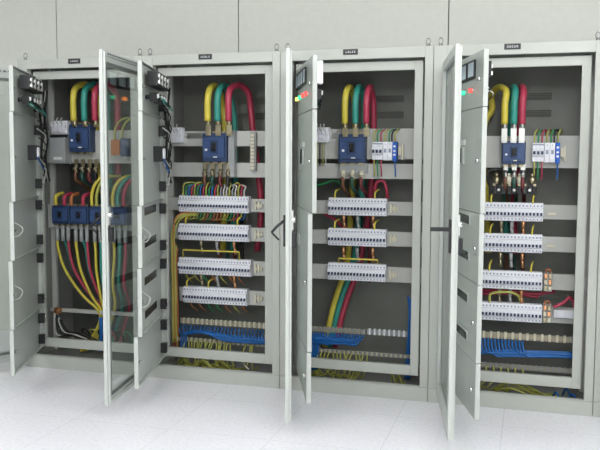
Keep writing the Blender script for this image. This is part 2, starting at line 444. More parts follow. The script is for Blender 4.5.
for ri, z in enumerate([1.202, .998, .765]):
    mcb_row(2, ri, .262, 18, z, f'{["top", "middle", "bottom"][ri]} row of the {ORD[2]}')
for ri, z in enumerate([1.192, .994, .758, .553]):
    mcb_row(3, ri, .270+.01*(ri == 3)+.006*(ri == 2), 18, z, f'{RN[ri]} of the {ORD[3]}')

def bracket(ci, x, z, w, label, col='cream_plastic'):
    b = MB().box(0, w, -.012, 0, -.012, .012).box(0, .012, -.022, 0, -.028, .028).box(w*.5, w*.5+.01, -.02, -.012, -.022, .03)
    tag(b.build('rail_end_clamp', col, loc=(ci*W+x, .299, z), bevel=.001), label, 'rail clamp', 'clamps at the right ends of the breaker rows')
for ri, z in enumerate([1.19, .99, .75, .54]): bracket(1, .70, z, .055, f'cream rail end clamp right of the {RN[ri]} of white breakers, {ORD[1]}')
for ri, z in enumerate([1.19, .99, .75]): bracket(2, .672, z, .05, f'cream rail end clamp right of the {["top","middle","bottom"][ri]} row of white breakers, {ORD[2]}')
for ri, z in enumerate([1.18, .98]): 
    b = MB().box(0, .05, -.012, 0, -.007, .007).build('rail_end_clamp', 'cream_plastic', loc=(3*W+.69, .299, z))
    tag(b, f'thin cream clamp right of the {RN[ri]} of white breakers, {ORD[3]}', 'rail clamp')

# ------------------------------------------------------------------ moulded case breakers
def mccb(ci, x, z, w, h, label, group=None, small=False, name='moulded_case_breaker'):
    r = empty(name, (ci*W+x, .299, z)); tag(r, label, 'circuit breaker', group)
    MB().box(0, w, -.075, 0, 0, h).build('case', 'blue_body', r, bevel=.004)
    cv = MB().box(w*.06, w*.94, -.092, -.075, h*.14, h*.86)
    cv.box(w*.10, w*.90, -.0945, -.092, h*.74, h*.80); cv.box(w*.10, w*.90, -.0945, -.092, h*.20, h*.26)
    cv.build('cover', 'blue_light', r, bevel=.003)
    MB().frame(w*.36, w*.68, h*.30, h*.74, w*.42, w*.62, h*.36, h*.68, -.100, -.092).build('toggle_surround', 'blue_body', r, bevel=.002)
    MB().box(w*.43, w*.61, -.097, -.0921, h*.37, h*.67).box(w*.46, w*.58, -.118, -.097, h*.42, h*.52).build('toggle', 'black', r, bevel=.002)
    if not small:
        MB().cyl((w*.20, -.098, h*.42), (w*.20, -.092, h*.42), w*.05, 12).build('test_button', 'white_plastic', r)
        MB().box(w*.50, w*.66, -.096, -.0943, h*.145, h*.185).build('rating_label', 'white_label', r)
    for k in range(3):
        xx = w*(.17+.33*k)
        MB().box(xx-w*.10, xx+w*.10, -.06, -.02, h, h+.014).build('terminal', 'brass', r, bevel=.001)
        MB().box(xx-w*.10, xx+w*.10, -.06, -.02, -.014, 0).build('terminal', 'brass', r, bevel=.001)
    return r

for ci, x, z, w, h in ((0, .264, 1.557, .172, .20), (1, .338, 1.492, .178, .196), (2, .333, 1.492, .178, .186), (3, .404, 1.487, .143, .145)):
    mccb(ci, x, z, w, h, ['large blue breaker on the upper plate of the leftmost cabinet', 'large blue breaker under three cable loops in the second cabinet from the left',
         'large blue breaker left of small white breakers in the third cabinet from the left', 'smaller square blue breaker above the black blocks in the fourth cabinet'][ci], 'main breakers')
for k in range(4):
    mccb(0, .108+.156*k, 1.030, .146, .132, ['blue breaker at the left end of the row of four', 'blue breaker, second from the left in the row of four',
         'blue breaker, third in the row of four, beside the glass door stile', 'blue breaker of the row of four seen through the glass door'][k], 'four blue breakers in a row', True)

# ------------------------------------------------------------------ power cables
def cable(ci, pts, r, m, label, group, lug=None, cat='cable', name='power_cable'):
    o = MB().tube([(p[0]+ci*W, p[1], p[2]) for p in pts], r, 12).build(name, m); tag(o, label, cat, group)
    if lug:
        x, y, z0, z1 = lug; x += ci*W
        L_ = MB().cyl((x, y, z1-.045), (x, y, z1), r*.86, 12).box(x-r*.85, x+r*.85, y-.006, y+.006, z0, z1-.045)
        L_.box(x-r*.6, x+r*.6, y-.014, y-.006, z0+.006, z0+.022)
        L_.build('cable_lug', lug_m(ci), o, bevel=.001)
    return o
def lug_m(ci): return 'steel' if ci == 3 else 'brass'
CN = {'yellow': 'yellow', 'teal': 'green', 'red': 'red'}
spans = {0: ([.312, .400, .486], 1.757, 1.80, 2.04, [.36, .44, .52]),
         1: ([.384, .457, .538], 1.690, 1.79, 2.01, [.385, .46, .60]),
         2: ([.377, .447, .520], 1.680, 1.765, 1.98, [.385, .45, .515]),
         3: ([.417, .473, .522], 1.640, 1.755, 1.96, [.325, .45, .50])}
for ci, (xs, zb, zl, zt, xb) in spans.items():
    for k, (x, m) in enumerate(zip(xs, ('yellow', 'teal', 'red'))):
        b = xb[k]; r = .0225 if ci != 3 else .021
        if ci == 2: r = .021
        yb = .48
        end = {0: [(b, yb, 1.75), (b, yb, 1.25)], 1: [(b+.02, yb, 1.7), (b+.06*(k == 2)+.02, yb, 1.2), (b+.05*(k == 2), yb, .85)],
               2: [(b, yb, 1.6), (b-.02, yb, 1.2), (.34+.045*k, yb, .8), (.25+.04*k, yb, .5), (.20+.035*k, .42, .2)],
               3: [(b-.05*(k == 0), yb, 1.70), (b-.02, yb, 1.2), (b, yb, .9)]}[ci]
        pts = [(x, .212, zl-.02), (x, .212, zt-.10), (x+.003, .245, zt-.02), (x*.5+b*.5, .34, zt+.012), (b-.002, .44, zt-.03), (b, yb, zt-.12)] + end
        cable(ci, pts, r, m, f'thick {CN[m]} cable looping over the main blue breaker in the {ORD[ci]}', 'looping phase cables', (x, .225, zb-.02, zl))

# bottom terminals of the main breakers, with sleeves and the feeders running down behind the rows
for ci, xc, zc, n, m in ((1, .345, 1.39, 4, 'brass'), (2, .360, 1.39, 3, 'cream_plastic'), (3, .43, 1.40, 3, 'steel'), (0, .30, 1.41, 4, 'brass')):
    for k in range(n):
        x = xc + k*[.055, .058, .062, .052][ci if ci != 3 else 3]
        col = ['yellow', 'teal', 'red', 'rubber'][k]
        o = MB().tube([(ci*W+x, .255, zc+.03), (ci*W+x, .24, zc-.04), (ci*W+x+.003, .29, zc-.08), (ci*W+x+.01, .40, zc-.13), (ci*W+x+.01, .48, zc-.30), (ci*W+x+.012, .50, .66)], .0125, 8).build('feeder_cable', ['brown', 'shaded_green', 'darkred', 'rubber'][k])  # yellow, green and red feeders, colours darkened to paint the shade behind the rows
        tag(o, f'{["brown", "shade-painted green", "dark red", "black"][k]} feeder dropping behind the rows, {ORD[ci]}', 'cable', 'feeder cables')
        lg = MB().cyl((ci*W+x, .250, zc-.01), (ci*W+x, .255, zc+.05), .0155, 12).box(ci*W+x-.014, ci*W+x+.014, .250, .262, zc+.05, zc+.095).cyl((ci*W+x, .236, zc+.018), (ci*W+x, .24, zc+.03), .0165, 12)
        lg.build('cable_lug', m, o)
for ci, x, z, w, h in ((1, .50, 1.385, .045, .32), (2, .335, 1.42, .185, .068)):
    o = MB().box(0, w, -.05, -.046, 0, h).box(0, .004, -.046, 0, 0, h).box(w-.004, w, -.046, 0, 0, h).build('clear_shield', 'clear', loc=(ci*W+x+(.02 if ci == 1 else 0), .298, z))
    tag(o, ['', 'clear plastic shield beside the large blue breaker, second cabinet', 'clear plastic shield below the large blue breaker, third cabinet'][ci], 'shield')

# three black blocks in the fourth cabinet
for k in range(3):
    r = empty('current_transformer', (3*W+.350+.094*k, .245, 1.300)); tag(r, f'{["left", "middle", "right"][k]} one of three black blocks above the breaker rows, fourth cabinet', 'current transformer', 'three black blocks')
    MB().frame(0, .082, 0, .052, .026, .056, .014, .040, 0, .05).build('housing', 'black', r, bevel=.003)
    MB().box(.027, .055, -.004, .05, .015, .039).build('core_bar', 'rubber', r)
    MB().cyl((.041, -.008, .027), (.041, -.004, .027), .009, 10).build('terminal', 'steel', r)
    for q in (.004, .062): MB().box(q, q+.016, .006, .03, .052, .066).build('clamp_screw', 'brass', r)
o = MB().tube([(3*W+.36, .235, 1.33), (3*W+.325, .22, 1.37), (3*W+.325, .22, 1.44), (3*W+.37, .23, 1.455), (3*W+.41, .25, 1.455)], .006, 8).build('sensing_wire', 'rubber')
tag(o, 'black wire bending left of the main breaker, fourth cabinet', 'wire')
for k in range(4):
    o = MB().cyl((3*W+.375+.072*k, .262, 1.366), (3*W+.375+.072*k, .262, 1.41), .021, 12).cyl((3*W+.375+.072*k, .262, 1.41), (3*W+.375+.072*k, .262, 1.43), .013, 12).build('cable_sleeve', ['brass', 'cream_plastic', 'cream_plastic', 'brass'][k])
    tag(o, f'{["brass", "cream", "cream", "brass"][k]} cable sleeve above the black blocks, {["leftmost", "second", "third", "rightmost"][k]} of four', 'cable sleeve', 'sleeves above black blocks')

# ------------------------------------------------------------------ small white + blue devices on the upper plate
def small_group(ci, x, z, where):
    r = empty('three_pole_breaker', (ci*W+x, .228, z)); tag(r, f'small white three pole breaker with dark toggles, {where}', 'circuit breaker')
    pr = [(.0705, 0), (.0705, .115), (.018, .115), (.016, .085), (0, .080), (0, .036), (.016, .03), (.016, .0), ]
    for k in range(3):
        MB().prism(pr, .0235*k, .0235*k+.0225).build('pole', 'white_plastic', r, bevel=.001)
    for k in range(3): MB().box(.0235*k+.004, .0235*k+.0185, -.012, 0, .044, .064).build('toggle', 'dark_toggle', r, bevel=.001)
    MB().box(.002, .069, .0145, .0158, .10, .108).build('terminals', 'screw_hole', r)
    for k in range(2):
        q = MB().prism([(.0705, 0), (.0705, .12), (.012, .12), (.006, .10), (.006, .022), (.012, .0)], 0, .030); 
        o = q.build('white_rail_module', 'white_plastic', loc=(ci*W+x+.072+.031*k, .228, z-.004), bevel=.002)
        tag(o, f'plain white rail module, {["left", "right"][k]} one of a pair, {where}', 'rail module', 'white rail modules')
        MB().box(.007, .023, .0045, .0058, .05, .075).cyl((.015, .006, .105), (.015, .0125, .105), .004, 8).build('module_window', 'screw_hole', o)
    o = MB().prism([(.0705, -.006), (.0705, .12), (.010, .12), (0, .10), (0, .022), (.010, -.006)], 0, .026).build('blue_rail_module', 'blue_small', loc=(ci*W+x+.136, .228, z-.004), bevel=.002)
    tag(o, f'bright blue rail module right of the white ones, {where}', 'rail module')
    for zz in (.03, .055, .085): MB().box(.006, .02, -.0012, 0, zz, zz+.012).build('terminal', 'white_plastic', o)
    o = MB().box(.166, .188, .04, .0705, .03, .085).box(.188, .20, .05, .0705, .0, .10).build('rail_end_clamp', 'cream_plastic', loc=(ci*W+x, .228, z), bevel=.001)
    tag(o, f'cream end clamp beside the blue rail module, {where}', 'rail clamp')
    cs = [('yellow', .010), ('wgreen', .034), ('red', .056), ('yellow', .084), ('wgreen', .110), ('rubber', .128), ('yellow', .150)]
    for c, dx in cs:
        xx = ci*W+x+dx
        o = MB().tube([(xx, .252, z+.114), (xx, .250, z+.165), (xx+.010, .265, z+.190), (xx+.022, .33, z+.195), (xx+.024, .38, z+.15)], .0050, 7).build('supply_wire', c if c != 'yellow' else 'yg')
        tag(o, f'{dict(yellow="yellow", wgreen="green", red="red", rubber="black")[c]} wire arching into the small white devices, {where}', 'wire', f'wires arching into the white devices, {where}')
    for c, dx in [('yg', .012), ('wgreen', .034), ('red', .058), ('wblue', .150)]:
        xx = ci*W+x+dx
        o = MB().tube([(xx, .255, z), (xx, .252, z-.04), (xx+.002, .258, z-.075), (xx, .275, z-.11)], .0045, 7).build('outgoing_wire', c)
        tag(o, f'{dict(yg="yellow", wgreen="green", red="red", wblue="blue")[c]} wire dropping below the small white devices, {where}', 'wire', f'wires below the white devices, {where}')
small_group(2, .555, 1.512, ORD[2])
small_group(3, .588, 1.505, ORD[3])
# the red and blue device seen through the glass in the first cabinet
o = MB().box(0, .07, .0, .07, 0, .11).build('red_rail_module', 'lamp_body' if 'lamp_body' in M else 'orange', loc=(.60, .228, 1.535), bevel=.003)
tag(o, 'faded orange rail module seen through the glass door, leftmost cabinet', 'rail module')
o = MB().box(0, .06, .0, .07, 0, .13).box(.01, .05, -.01, 0, .03, .10).build('blue_rail_module', 'blue_body', loc=(.675, .228, 1.525), bevel=.003)
tag(o, 'dark blue rail module seen through the glass door, leftmost cabinet', 'rail module')
for k in range(2):
    o = MB().tube([(.62+.06*k, .25, 1.645), (.63+.06*k, .24, 1.72), (.66+.06*k, .26, 1.78), (.70+.06*k, .33, 1.80), (.72+.05*k, .40, 1.72)], .008, 8).build('supply_wire', 'yg')
    tag(o, f'pale yellow wire arching over the {["orange", "dark blue"][k]} rail module, leftmost cabinet', 'wire')

# white auxiliary blocks at the upper left of cabinets 1-3
def contactor(ci, x, z, w, h, label):
    r = empty('auxiliary_contactor', (ci*W+x, .25, z)); tag(r, label, 'contactor')
    MB().box(0, w, 0, .049, 0, h).build('body', 'white_plastic', r, bevel=.003)
    for k in range(4):
        q = w*(k+.5)/4
        MB().box(q-w*.09, q+w*.09, -.016, 0, h*.55, h*.88).box(q-w*.09, q+w*.09, -.010, 0, h*.12, h*.38).build('terminal', 'white_plastic', r, bevel=.002)
    for k in range(3):
        q = w*(k+1)/4
        MB().tube([(q, .005, h*.6), (q-.006, -.025, h*.9), (q-.01, .0, h*1.2), (q-.03, .03, h*1.15)], .004, 6).build('wire', 'wwhite', r)
    return r
contactor(0, .098, 1.685, .135, .10, 'white contactor with loose wires on a grey box, leftmost cabinet')
contactor(1, .066, 1.625, .107, .105, 'white contactor at the left end of the top rail, second cabinet')
contactor(2, .165, 1.625, .095, .10, 'white contactor beside the half open door, third cabinet')
r = empty('transformer_box', (.106, .21, 1.478)); tag(r, 'grey box with a white label below the white contactor, leftmost cabinet', 'transformer')
MB().box(0, .13, 0, .089, 0, .185).box(-.008, .138, .06, .089, -.008, .01).build('body', 'grey_plastic', r, bevel=.003)
MB().box(.035, .105, -.002, 0, .022, .042).build('label', 'white_label', r)
MB().box(.01, .12, -.006, .05, .185, .20).build('terminal_strip', 'black', r)
# DIN bit and wires right of the contactors
for ci, x in ((1, .176), (2, .262)):
    o = MB().box(0, .05 if ci == 2 else .13, -.008, 0, 0, .035).build('rail_strip', 'steel', loc=(ci*W+x, .299, 1.655))
    tag(o, f'short metal rail strip right of the white contactor, {ORD[ci]}', 'rail strip')
for k in range(4):
    o = MB().tube([(2*W+.18+.02*k, .25, 1.62), (2*W+.182+.02*k, .24, 1.56), (2*W+.178+.02*k, .26, 1.47)], .004, 6).build('outgoing_wire', ['yg', 'rubber', 'yg', 'wwhite'][k])
    tag(o, f'{["yellow", "black", "yellow", "white"][k]} wire under the white contactor, third cabinet', 'wire', 'wires under the white contactor, third cabinet')
# vertical terminal strip, second cabinet
r = empty('vertical_terminal_strip', (W+.672, .262, 1.432)); tag(r, 'narrow vertical grey terminal strip across both upper rails, second cabinet', 'terminal strip')
MB().box(0, .042, .006, .036, 0, .262).build('base', 'grey_plastic', r, bevel=.002)
for k in range(10): MB().box(.008, .034, -.006, .006, .008+.025*k, .026+.025*k).build('terminal', 'cream_plastic', r)

# ------------------------------------------------------------------ comb of coloured wires above the first row, cabinet 2
cols = ['yg', 'wgreen', 'wblue', 'red', 'yg', 'wgreen', 'wblue', 'red', 'yg', 'wgreen', 'wblue', 'red', 'yg', 'grey_plastic', 'wwhite', 'wwhite', 'yg', 'grey_plastic', 'wwhite', 'yg', 'red', 'wwhite']
cn = dict(yg='yellow', wgreen='green', wblue='blue', red='red', grey_plastic='grey', wwhite='white', rubber='black', orange='orange', teal='green', yellow='yellow', darkred='dark red', brown='brown')
for k, c in enumerate(cols):
    xx = W+.178+k*PW; hgt = .085 if c == 'yg' else .07
    tgt = W+.30+.012*k
    o = MB().tube([(xx, .252, 1.25), (xx+.001, .250, 1.25+hgt*.6), (xx+.006, .262, 1.25+hgt), (xx*.6+tgt*.4, .285, 1.25+hgt+.01), (tgt, .33, 1.32), (tgt, .38, 1.26)], .0052, 7).build('breaker_wire', c)
    tag(o, f'{cn[c]} wire entering the top of the first breaker row, second cabinet', 'wire', 'comb of wires over the top breaker row, second cabinet')
for k in range(20):     # tails below row one
    xx = W+.16+k*.025; c = random.choice(['yg', 'orange', 'wblue', 'yg', 'red', 'wgreen'])
    zz = 1.145
    o = MB().tube([(xx, .262, zz), (xx, .262, zz-.02), (xx-.02, .285, zz-.05), (xx-.05, .30, zz-.055-random.random()*.015)], .0045, 6).build('breaker_wire', c)
    tag(o, f'{cn[c]} wire tail below the top breaker row, second cabinet', 'wire', 'wire tails under the top breaker row, second cabinet')
# thick yellow bend at left of row two, orange/yellow loom down the left side
for k, (c, dz) in enumerate([('yg', 0), ('yg', .018), ('orange', .032), ('yg', -.014)]):
    o = MB().tube([(W+.27, .275, 1.12+dz*.3), (W+.19, .262, 1.115+dz*.5), (W+.13+.004*k, .235, 1.075+dz), (W+.10+.007*k, .225, .99+dz), (W+.098+.008*k, .225, .8), (W+.10+.008*k, .225, .5), (W+.098+.009*k, .23, .20)], .0052, 8).build('loom_wire', c)
    tag(o, f'{cn[c]} wire bending into the left side loom, second cabinet', 'wire', 'loom down the left side, second cabinet')
for k, c in enumerate(['darkred', 'orange', 'brown', 'red', 'yg', 'orange', 'rubber']):
    xx = W+.088+.0085*k
    o = MB().tube([(xx, .25, .98-.02*k), (xx+.004*math.sin(k), .245, .8), (xx-.003, .25, .6), (xx+.006*math.cos(k), .245, .4), (xx+.002, .25, .15)], .0058, 7).build('loom_wire', c)
    tag(o, f'{cn[c]} wire in the back of the loom down the left side, second cabinet', 'wire', 'loom down the left side, second cabinet')

# bridging jumper frames over row three
for ci, xa, xb, zz, ztop in ((1, .175, .600, .812, .868), (2, .335, .60, .822, .852)):
    o = MB().tube([(ci*W+xa, .250, zz), (ci*W+xa, .246, ztop), (ci*W+xb, .246, ztop), (ci*W+xb, .250, zz)], .0052, 8, False).build('jumper_wire', 'yellow')
    tag(o, f'yellow jumper wire squared over the {["", "third", "bottom"][ci]} breaker row, {ORD[ci]}', 'wire')
# upright stubs into the rows
stubs = []
for ri, z in enumerate([.999, .551]): stubs += [(1, .195 if ri == 0 else .20, z, ri), (1, .585 if ri == 0 else .365, z, ri)]
for ri, z in enumerate([1.202, .998]): stubs += [(2, .305, z, ri), (2, .575, z, ri)]
for ri, z in enumerate([1.192, .994, .758]): stubs += [(3, .345, z, ri), (3, .60, z, ri)]
for ci, x, z, ri in stubs:
    o = MB().tube([(ci*W+x, .255, z+.05), (ci*W+x, .252, z+.075), (ci*W+x+.004, .262, z+.10), (ci*W+x+.01, .35, z+.11)], .006, 7).build('stub_wire', 'yellow')
    tag(o, f'short yellow wire stub standing over a white breaker row, {ORD[ci]}', 'wire', f'yellow wire stubs over the breaker rows, {ORD[ci]}')
# busbar feeders with sleeves between rows, all three row cabinets
for ci, xs, zs in ((1, (.30, .42, .55), (1.105, .895, .655)), (2, (.36, .455, .56), (1.10, .88)), (3, (.41, .475, .545), (1.09, .885, .65))):
    for zi, z in enumerate(zs):
        for k, x in enumerate(xs):
            if ci == 1 and zi == 0: continue
            m_ = ['copper', 'clear', 'copper'][k] if ci == 2 else ['brass', 'grey_plastic', 'copper'][k]
            o = MB().cyl((ci*W+x, .275, z+.045), (ci*W+x, .285, z-.005), .011, 10).cyl((ci*W+x, .285, z-.005), (ci*W+x+.005, .30, z-.05), .007, 10, rb=.012).build('wire_ferrule', m_)
            tag(o, f'{["copper" if ci == 2 else "brass", "pale", "copper"][k]} ferrule hanging under a white breaker row, {ORD[ci]}', 'ferrule', f'ferrules between the breaker rows, {ORD[ci]}')
for k in range(14):    # tails below the lower rows of cabinet 2
    ri = k % 2; xx = W+.19+.033*k; z = [.70, .495][ri]; c = random.choice(['orange', 'red', 'yg', 'wgreen', 'orange'])
    o = MB().tube([(xx, .265, z), (xx, .27, z-.02), (xx+.012, .29, z-.045), (xx+.01, .36, z-.08)], .0045, 6).build('breaker_wire', c)
    tag(o, f'{cn[c]} wire tail below the {["third", "bottom"][ri]} breaker row, second cabinet', 'wire', f'wire tails under the {["third", "bottom"][ri]} breaker row, second cabinet')
# cables crossing behind the rows: cabinet 3 left and cabinet 4
for ci, pts, c, lab in (
    (2, [(.05, .40, 1.20), (.16, .37, 1.16), (.28, .37, 1.10), (.36, .42, 1.0)], 'red', 'dark red cable crossing behind the rows at the left, third cabinet'),
    (2, [(.05, .40, 1.32), (.18, .36, 1.34), (.27, .36, 1.37), (.33, .40, 1.33)], 'wgreen', 'green cable bending behind the clear shield, third cabinet'),
    (2, [(.55, .36, 1.30), (.57, .345, 1.36), (.615, .345, 1.37), (.635, .36, 1.30), (.63, .40, 1.20)], 'red', 'red cable loop under the small white devices, third cabinet'),
    (3, [(.28, .36, .665), (.45, .34, .675), (.62, .35, .66), (.75, .37, .68)], 'red', 'red cable lying between the third and bottom rows, fourth cabinet'),
    (3, [(.30, .35, .645), (.48, .36, .655), (.65, .36, .64)], 'red', 'second red cable between the third and bottom rows, fourth cabinet'),
    (3, [(.35, .25, .61), (.36, .245, .665), (.46, .25, .68), (.52, .28, .66), (.54, .30, .62)], 'yg', 'yellow wire bent over the bottom row, fourth cabinet'),
    (3, [(.74, .24, .60), (.80, .25, .63), (.84, .27, .66), (.87, .32, .58), (.88, .33, .3)], 'red', 'red wire at the right end of the bottom row, fourth cabinet'),
    (3, [(.89, .33, .75), (.875, .30, .62), (.885, .30, .40), (.88, .30, .15)], 'orange', 'orange wire down the right side, fourth cabinet')):
    o = MB().tube([(p[0]+ci*W, p[1], p[2]) for p in pts], .008 if c != 'red' else .011, 8).build('cross_cable', c); tag(o, lab, 'cable')

# terminal units at the right of rows 3 and 4, cabinet 4
for z, nm in ((.755, 'third'), (.555, 'bottom')):
    r = empty('terminal_unit', (3*W+.678, .235, z-.06)); tag(r, f'brown and cream terminal unit at the right end of the {nm} breaker row, fourth cabinet', 'terminal unit')
    MB().box(0, .05, .02, .064, 0, .12).build('base', 'grey_plastic', r, bevel=.002)
    for k in range(2):
        for q in range(3): MB().box(.003+.025*k, .022+.025*k, 0, .02, .008+.038*q, .036+.038*q).build('terminal', ['brass', 'cream_plastic', 'copper'][(q+k) % 3], r, bevel=.002)
    MB().tube([(.012, .01, .12), (.014, 0, .14), (.036, 0, .14), (.037, .01, .12)], .005, 6).build('loop_wire', 'orange', r)
o = MB().box(0, .12, 0, .03, 0, .05).box(.01, .03, -.01, 0, .01, .04).box(.06, .08, -.01, 0, .01, .04).build('cream_rail_device', 'white_plastic', loc=(3*W+.745, .269, .53), bevel=.002)
tag(o, 'white flat device on the bottom rail right of the terminal unit, fourth cabinet', 'rail module')

# ------------------------------------------------------------------ neutral and earth bars
def bar(ci, x0, x1, y, z, h, n, name, label, ma, mb_, split=None):
    r = empty(name, (ci*W+x0, y, z)); tag(r, label, 'terminal bar')
    L_ = x1-x0
    MB().box(0, L_, .016, .028, h*.15, h*.75).build('base_bar', 'brass' if ma == 'cream_plastic' else 'grey_plastic', r)
    p = L_/n
    for k in range(n):
        m_ = ma if (k % 2 == 0) else mb_
        MB().box(k*p+p*.08, k*p+p*.80, 0, .016, h*.05*(k % 2), h*(1-.12*(k % 2))).cyl((k*p+p*.44, -.004, h*.62), (k*p+p*.44, 0, h*.62), p*.2, 8).build('terminal', m_, r)
    MB().box(-.012, 0, .01, .05, 0, h*.8).box(L_, L_+.012, .01, .05, 0, h*.8).build('bracket', 'rail', r)
    return r
NB = 'neutral_bar'; EB = 'earth_bar'
bar(1, .12, .835, .27, .334, .040, 40, NB, 'cream neutral bar above the blue wires, second cabinet', 'cream_plastic', 'cream_dark')
bar(1, .12, .835, .24, .212, .028, 40, EB, 'cream earth bar above the yellow wires, second cabinet', 'cream_plastic', 'cream_dark')
bar(2, .13, .50, .27, .340, .036, 24, NB, 'grey left neutral bar above the blue wires, third cabinet', 'cream_dark', 'grey_plastic')
bar(2, .54, .835, .27, .342, .040, 18, NB, 'white right neutral bar, third cabinet', 'white_plastic', 'grey_plastic')
bar(2, .13, .835, .24, .205, .026, 44, EB, 'grey earth bar near the bottom, third cabinet', 'grey_plastic', 'cream_plastic')
bar(3, .22, .850, .27, .372, .044, 28, NB, 'cream toothed neutral bar above the blue wires, fourth cabinet', 'cream_plastic', 'cream_dark')
bar(3, .22, .850, .24, .186, .034, 36, EB, 'dull grey earth bar near the bottom, fourth cabinet', 'grey_plastic', 'cream_dark')

# blue neutral wires: each drops from its terminal and runs along the bundle
def blue_wires(ci, xa, xb, n, ztop, zb, xend, where, rr=.0062, rise=None):
    for k in range(n):
        x = xa + (xb-xa)*k/max(1, n-1); a = 2*math.pi*k/n*1.7; rad = .012*((k*7) % n)/n+.005
        oy, oz = math.cos(a)*rad, math.sin(a)*rad*1.2
        e = xend
        s = 1 if e > x else -1
        P = [(ci*W+x, .262, ztop), (ci*W+x+.002*s, .245, ztop-.02), (ci*W+x+.008*s, .212+oy, (ztop+zb)/2), (ci*W+x+.035*s, .205+oy, zb+oz)]
        m = 5
        for q in range(1, m+1):
            t = q/m; xx = x+.035*s+(e-x-.035*s)*t
            zz = zb+oz+(rise(xx) if rise else .004*math.sin(xx*25+k))
            P.append((ci*W+xx, .205+oy+.02*t, zz))
        P[3] = (P[3][0], P[3][1], P[3][2]+(rise(x+.035*s) if rise else 0))
        o = MB().tube(P, rr, 7).build('neutral_wire', 'wblue')
        tag(o, f'blue wire in the bundle under the neutral bar, {where}', 'wire', f'blue neutral wires, {where}')
blue_wires(1, .15, .80, 26, .325, .262, .86, ORD[1], .0050, rise=lambda x: .028*math.exp(-((x-.33)/.16)**2)-.004)
blue_wires(2, .17, .50, 17, .335, .292, .12, ORD[2], .0075)
blue_wires(3, .24, .56, 16, .368, .285, .86, ORD[3], .0068, rise=lambda x: .02*min(1, max(0, (x-.3)/.5)))
for k in range(8):      # vertical blue bundle, third cabinet
    x = 2*W+.812+.013*(k % 3); y = .26+.012*(k//3)
    o = MB().tube([(x-.008, y, .62-.015*k), (x+.002, y-.006, .5), (x-.004, y, .35), (x-.012, y+.004, .22), (x-.02, y+.01, .06)], .0065, 7).build('neutral_wire', 'wblue')
    tag(o, 'blue wire in the upright bundle at the right side, third cabinet', 'wire', 'upright blue bundle, third cabinet')
for k in range(6):      # upright blue bundle at left of third cabinet's lower part
    x = 2*W+.15+.011*k
    o = MB().tube([(x, .24, .33), (x+.003, .225, .27), (x-.003, .22, .20), (x, .235, .08)], .0065, 7).build('neutral_wire', 'wblue')
    tag(o, 'blue wire dropping at the left of the bottom bars, third cabinet', 'wire', 'blue wires dropping at lower left, third cabinet')
for k in range(3):
    x = W+.165+.018*k
    o = MB().tube([(x, .235, .27), (x+.003, .225, .23), (x-.003, .22, .17), (x, .24, .07)], .006, 7).build('neutral_wire', 'wblue')
    tag(o, 'blue wire dropping at the left of the earth bar, second cabinet', 'wire', 'blue wires dropping at lower left, second cabinet')

# yellow-green earth wires
def earth(ci, xs, ztop, where):
    for k, x in enumerate(xs):
        j = random.uniform(-.012, .012); s = random.uniform(-.06, .07)
        o = MB().tube([(ci*W+x, .235, ztop+.008), (ci*W+x+j, .212, ztop-.03), (ci*W+x+j*.5, .215, ztop-.075), (ci*W+x+s*.5, .20, .085), (ci*W+x+s, .17+random.uniform(-.03, .05), .062), (ci*W+x+s*1.8, .25, .062)], .0052, 6).build('earth_wire', 'yg')
        tag(o, f'yellow green wire dropping from the earth bar, {where}', 'wire', f'yellow green earth wires, {where}')
earth(1, [.20+.021*i for i in range(17)] + [.655, .69, .70], .214, ORD[1])
earth(2, [.20+.026*i for i in range(14)], .205, ORD[2])
earth(3, [.25+.045*i for i in range(8)], .188, ORD[3])
def floor_coil(ci, xc, n, spread, where, c='yg', yc=.12):
    for k in range(n):
        y = yc + random.uniform(-.03, .06); h = random.uniform(.02, .07); L_ = spread*random.uniform(.5, 1); x = xc+random.uniform(-.08, .08)
        o = MB().tube([(ci*W+x-L_, y+.05, .057), (ci*W+x-L_*.4, y, .06+h), (ci*W+x+L_*.1, y-.01, .06+h*.8), (ci*W+x+L_*.6, y+.01, .062), (ci*W+x+L_, y+.05, .059)], .0058, 6).build('floor_wire', c)
        tag(o, f'{cn[c]} wire looped in the slot above the plinth, {where}', 'wire', f'wires looped in the bottom slot, {where}')
floor_coil(1, .20, 4, .08, ORD[1]); floor_coil(1, .48, 4, .10, ORD[1])
floor_coil(2, .20, 4, .05, ORD[2]); floor_coil(2, .78, 3, .04, ORD[2])
floor_coil(3, .60, 7, .22, ORD[3])
floor_coil(3, .80, 3, .04, ORD[3]+' at the right', 'wblue', .10)
o = MB().tube([(W+.62, .20, .14), (W+.68, .10, .125), (W+.74, .05, .10)], .004, 6).build('loose_wire', 'wwhite'); tag(o, 'single pale wire end poking out of the bottom slot, second cabinet', 'wire')

# ------------------------------------------------------------------ first cabinet: tails above the four breakers, cables below
up = [(.130, 'orange'), (.205, 'red'), (.262, 'orange'), (.36, 'red'), (.43, 'yellow'), (.47, 'yg'), (.60, 'yellow'), (.64, 'teal'), (.69, 'red')]
for k, (x, c) in enumerate(up):
    tall = x > .4
    if tall: P = [(x, .245, 1.165), (x+.005, .235, 1.24), (x+.03, .24, 1.32), (x+.075, .28, 1.375), (x+.12, .38, 1.38)]
    else: P = [(x, .245, 1.165), (x, .238, 1.20), (x+.003, .25, 1.235), (x+.01, .32, 1.25)]
    o = MB().tube(P, .014 if not tall else .012, 9).build('breaker_cable', 'yellow' if c == 'orange' and k == 0 else c)
    cname = {'orange': 'orange', 'red': 'red', 'yellow': 'yellow', 'yg': 'yellow green', 'teal': 'green'}[c if not (c == 'orange' and k == 0) else 'yellow']
    tag(o, f'{"tall curved" if tall else "short"} {cname} cable above the row of blue breakers', 'cable', 'cables above the row of blue breakers')
    MB().cyl((x, .246, 1.163), (x, .246, 1.185), .012, 10).build('cable_lug', 'steel', o)
o_i = 0
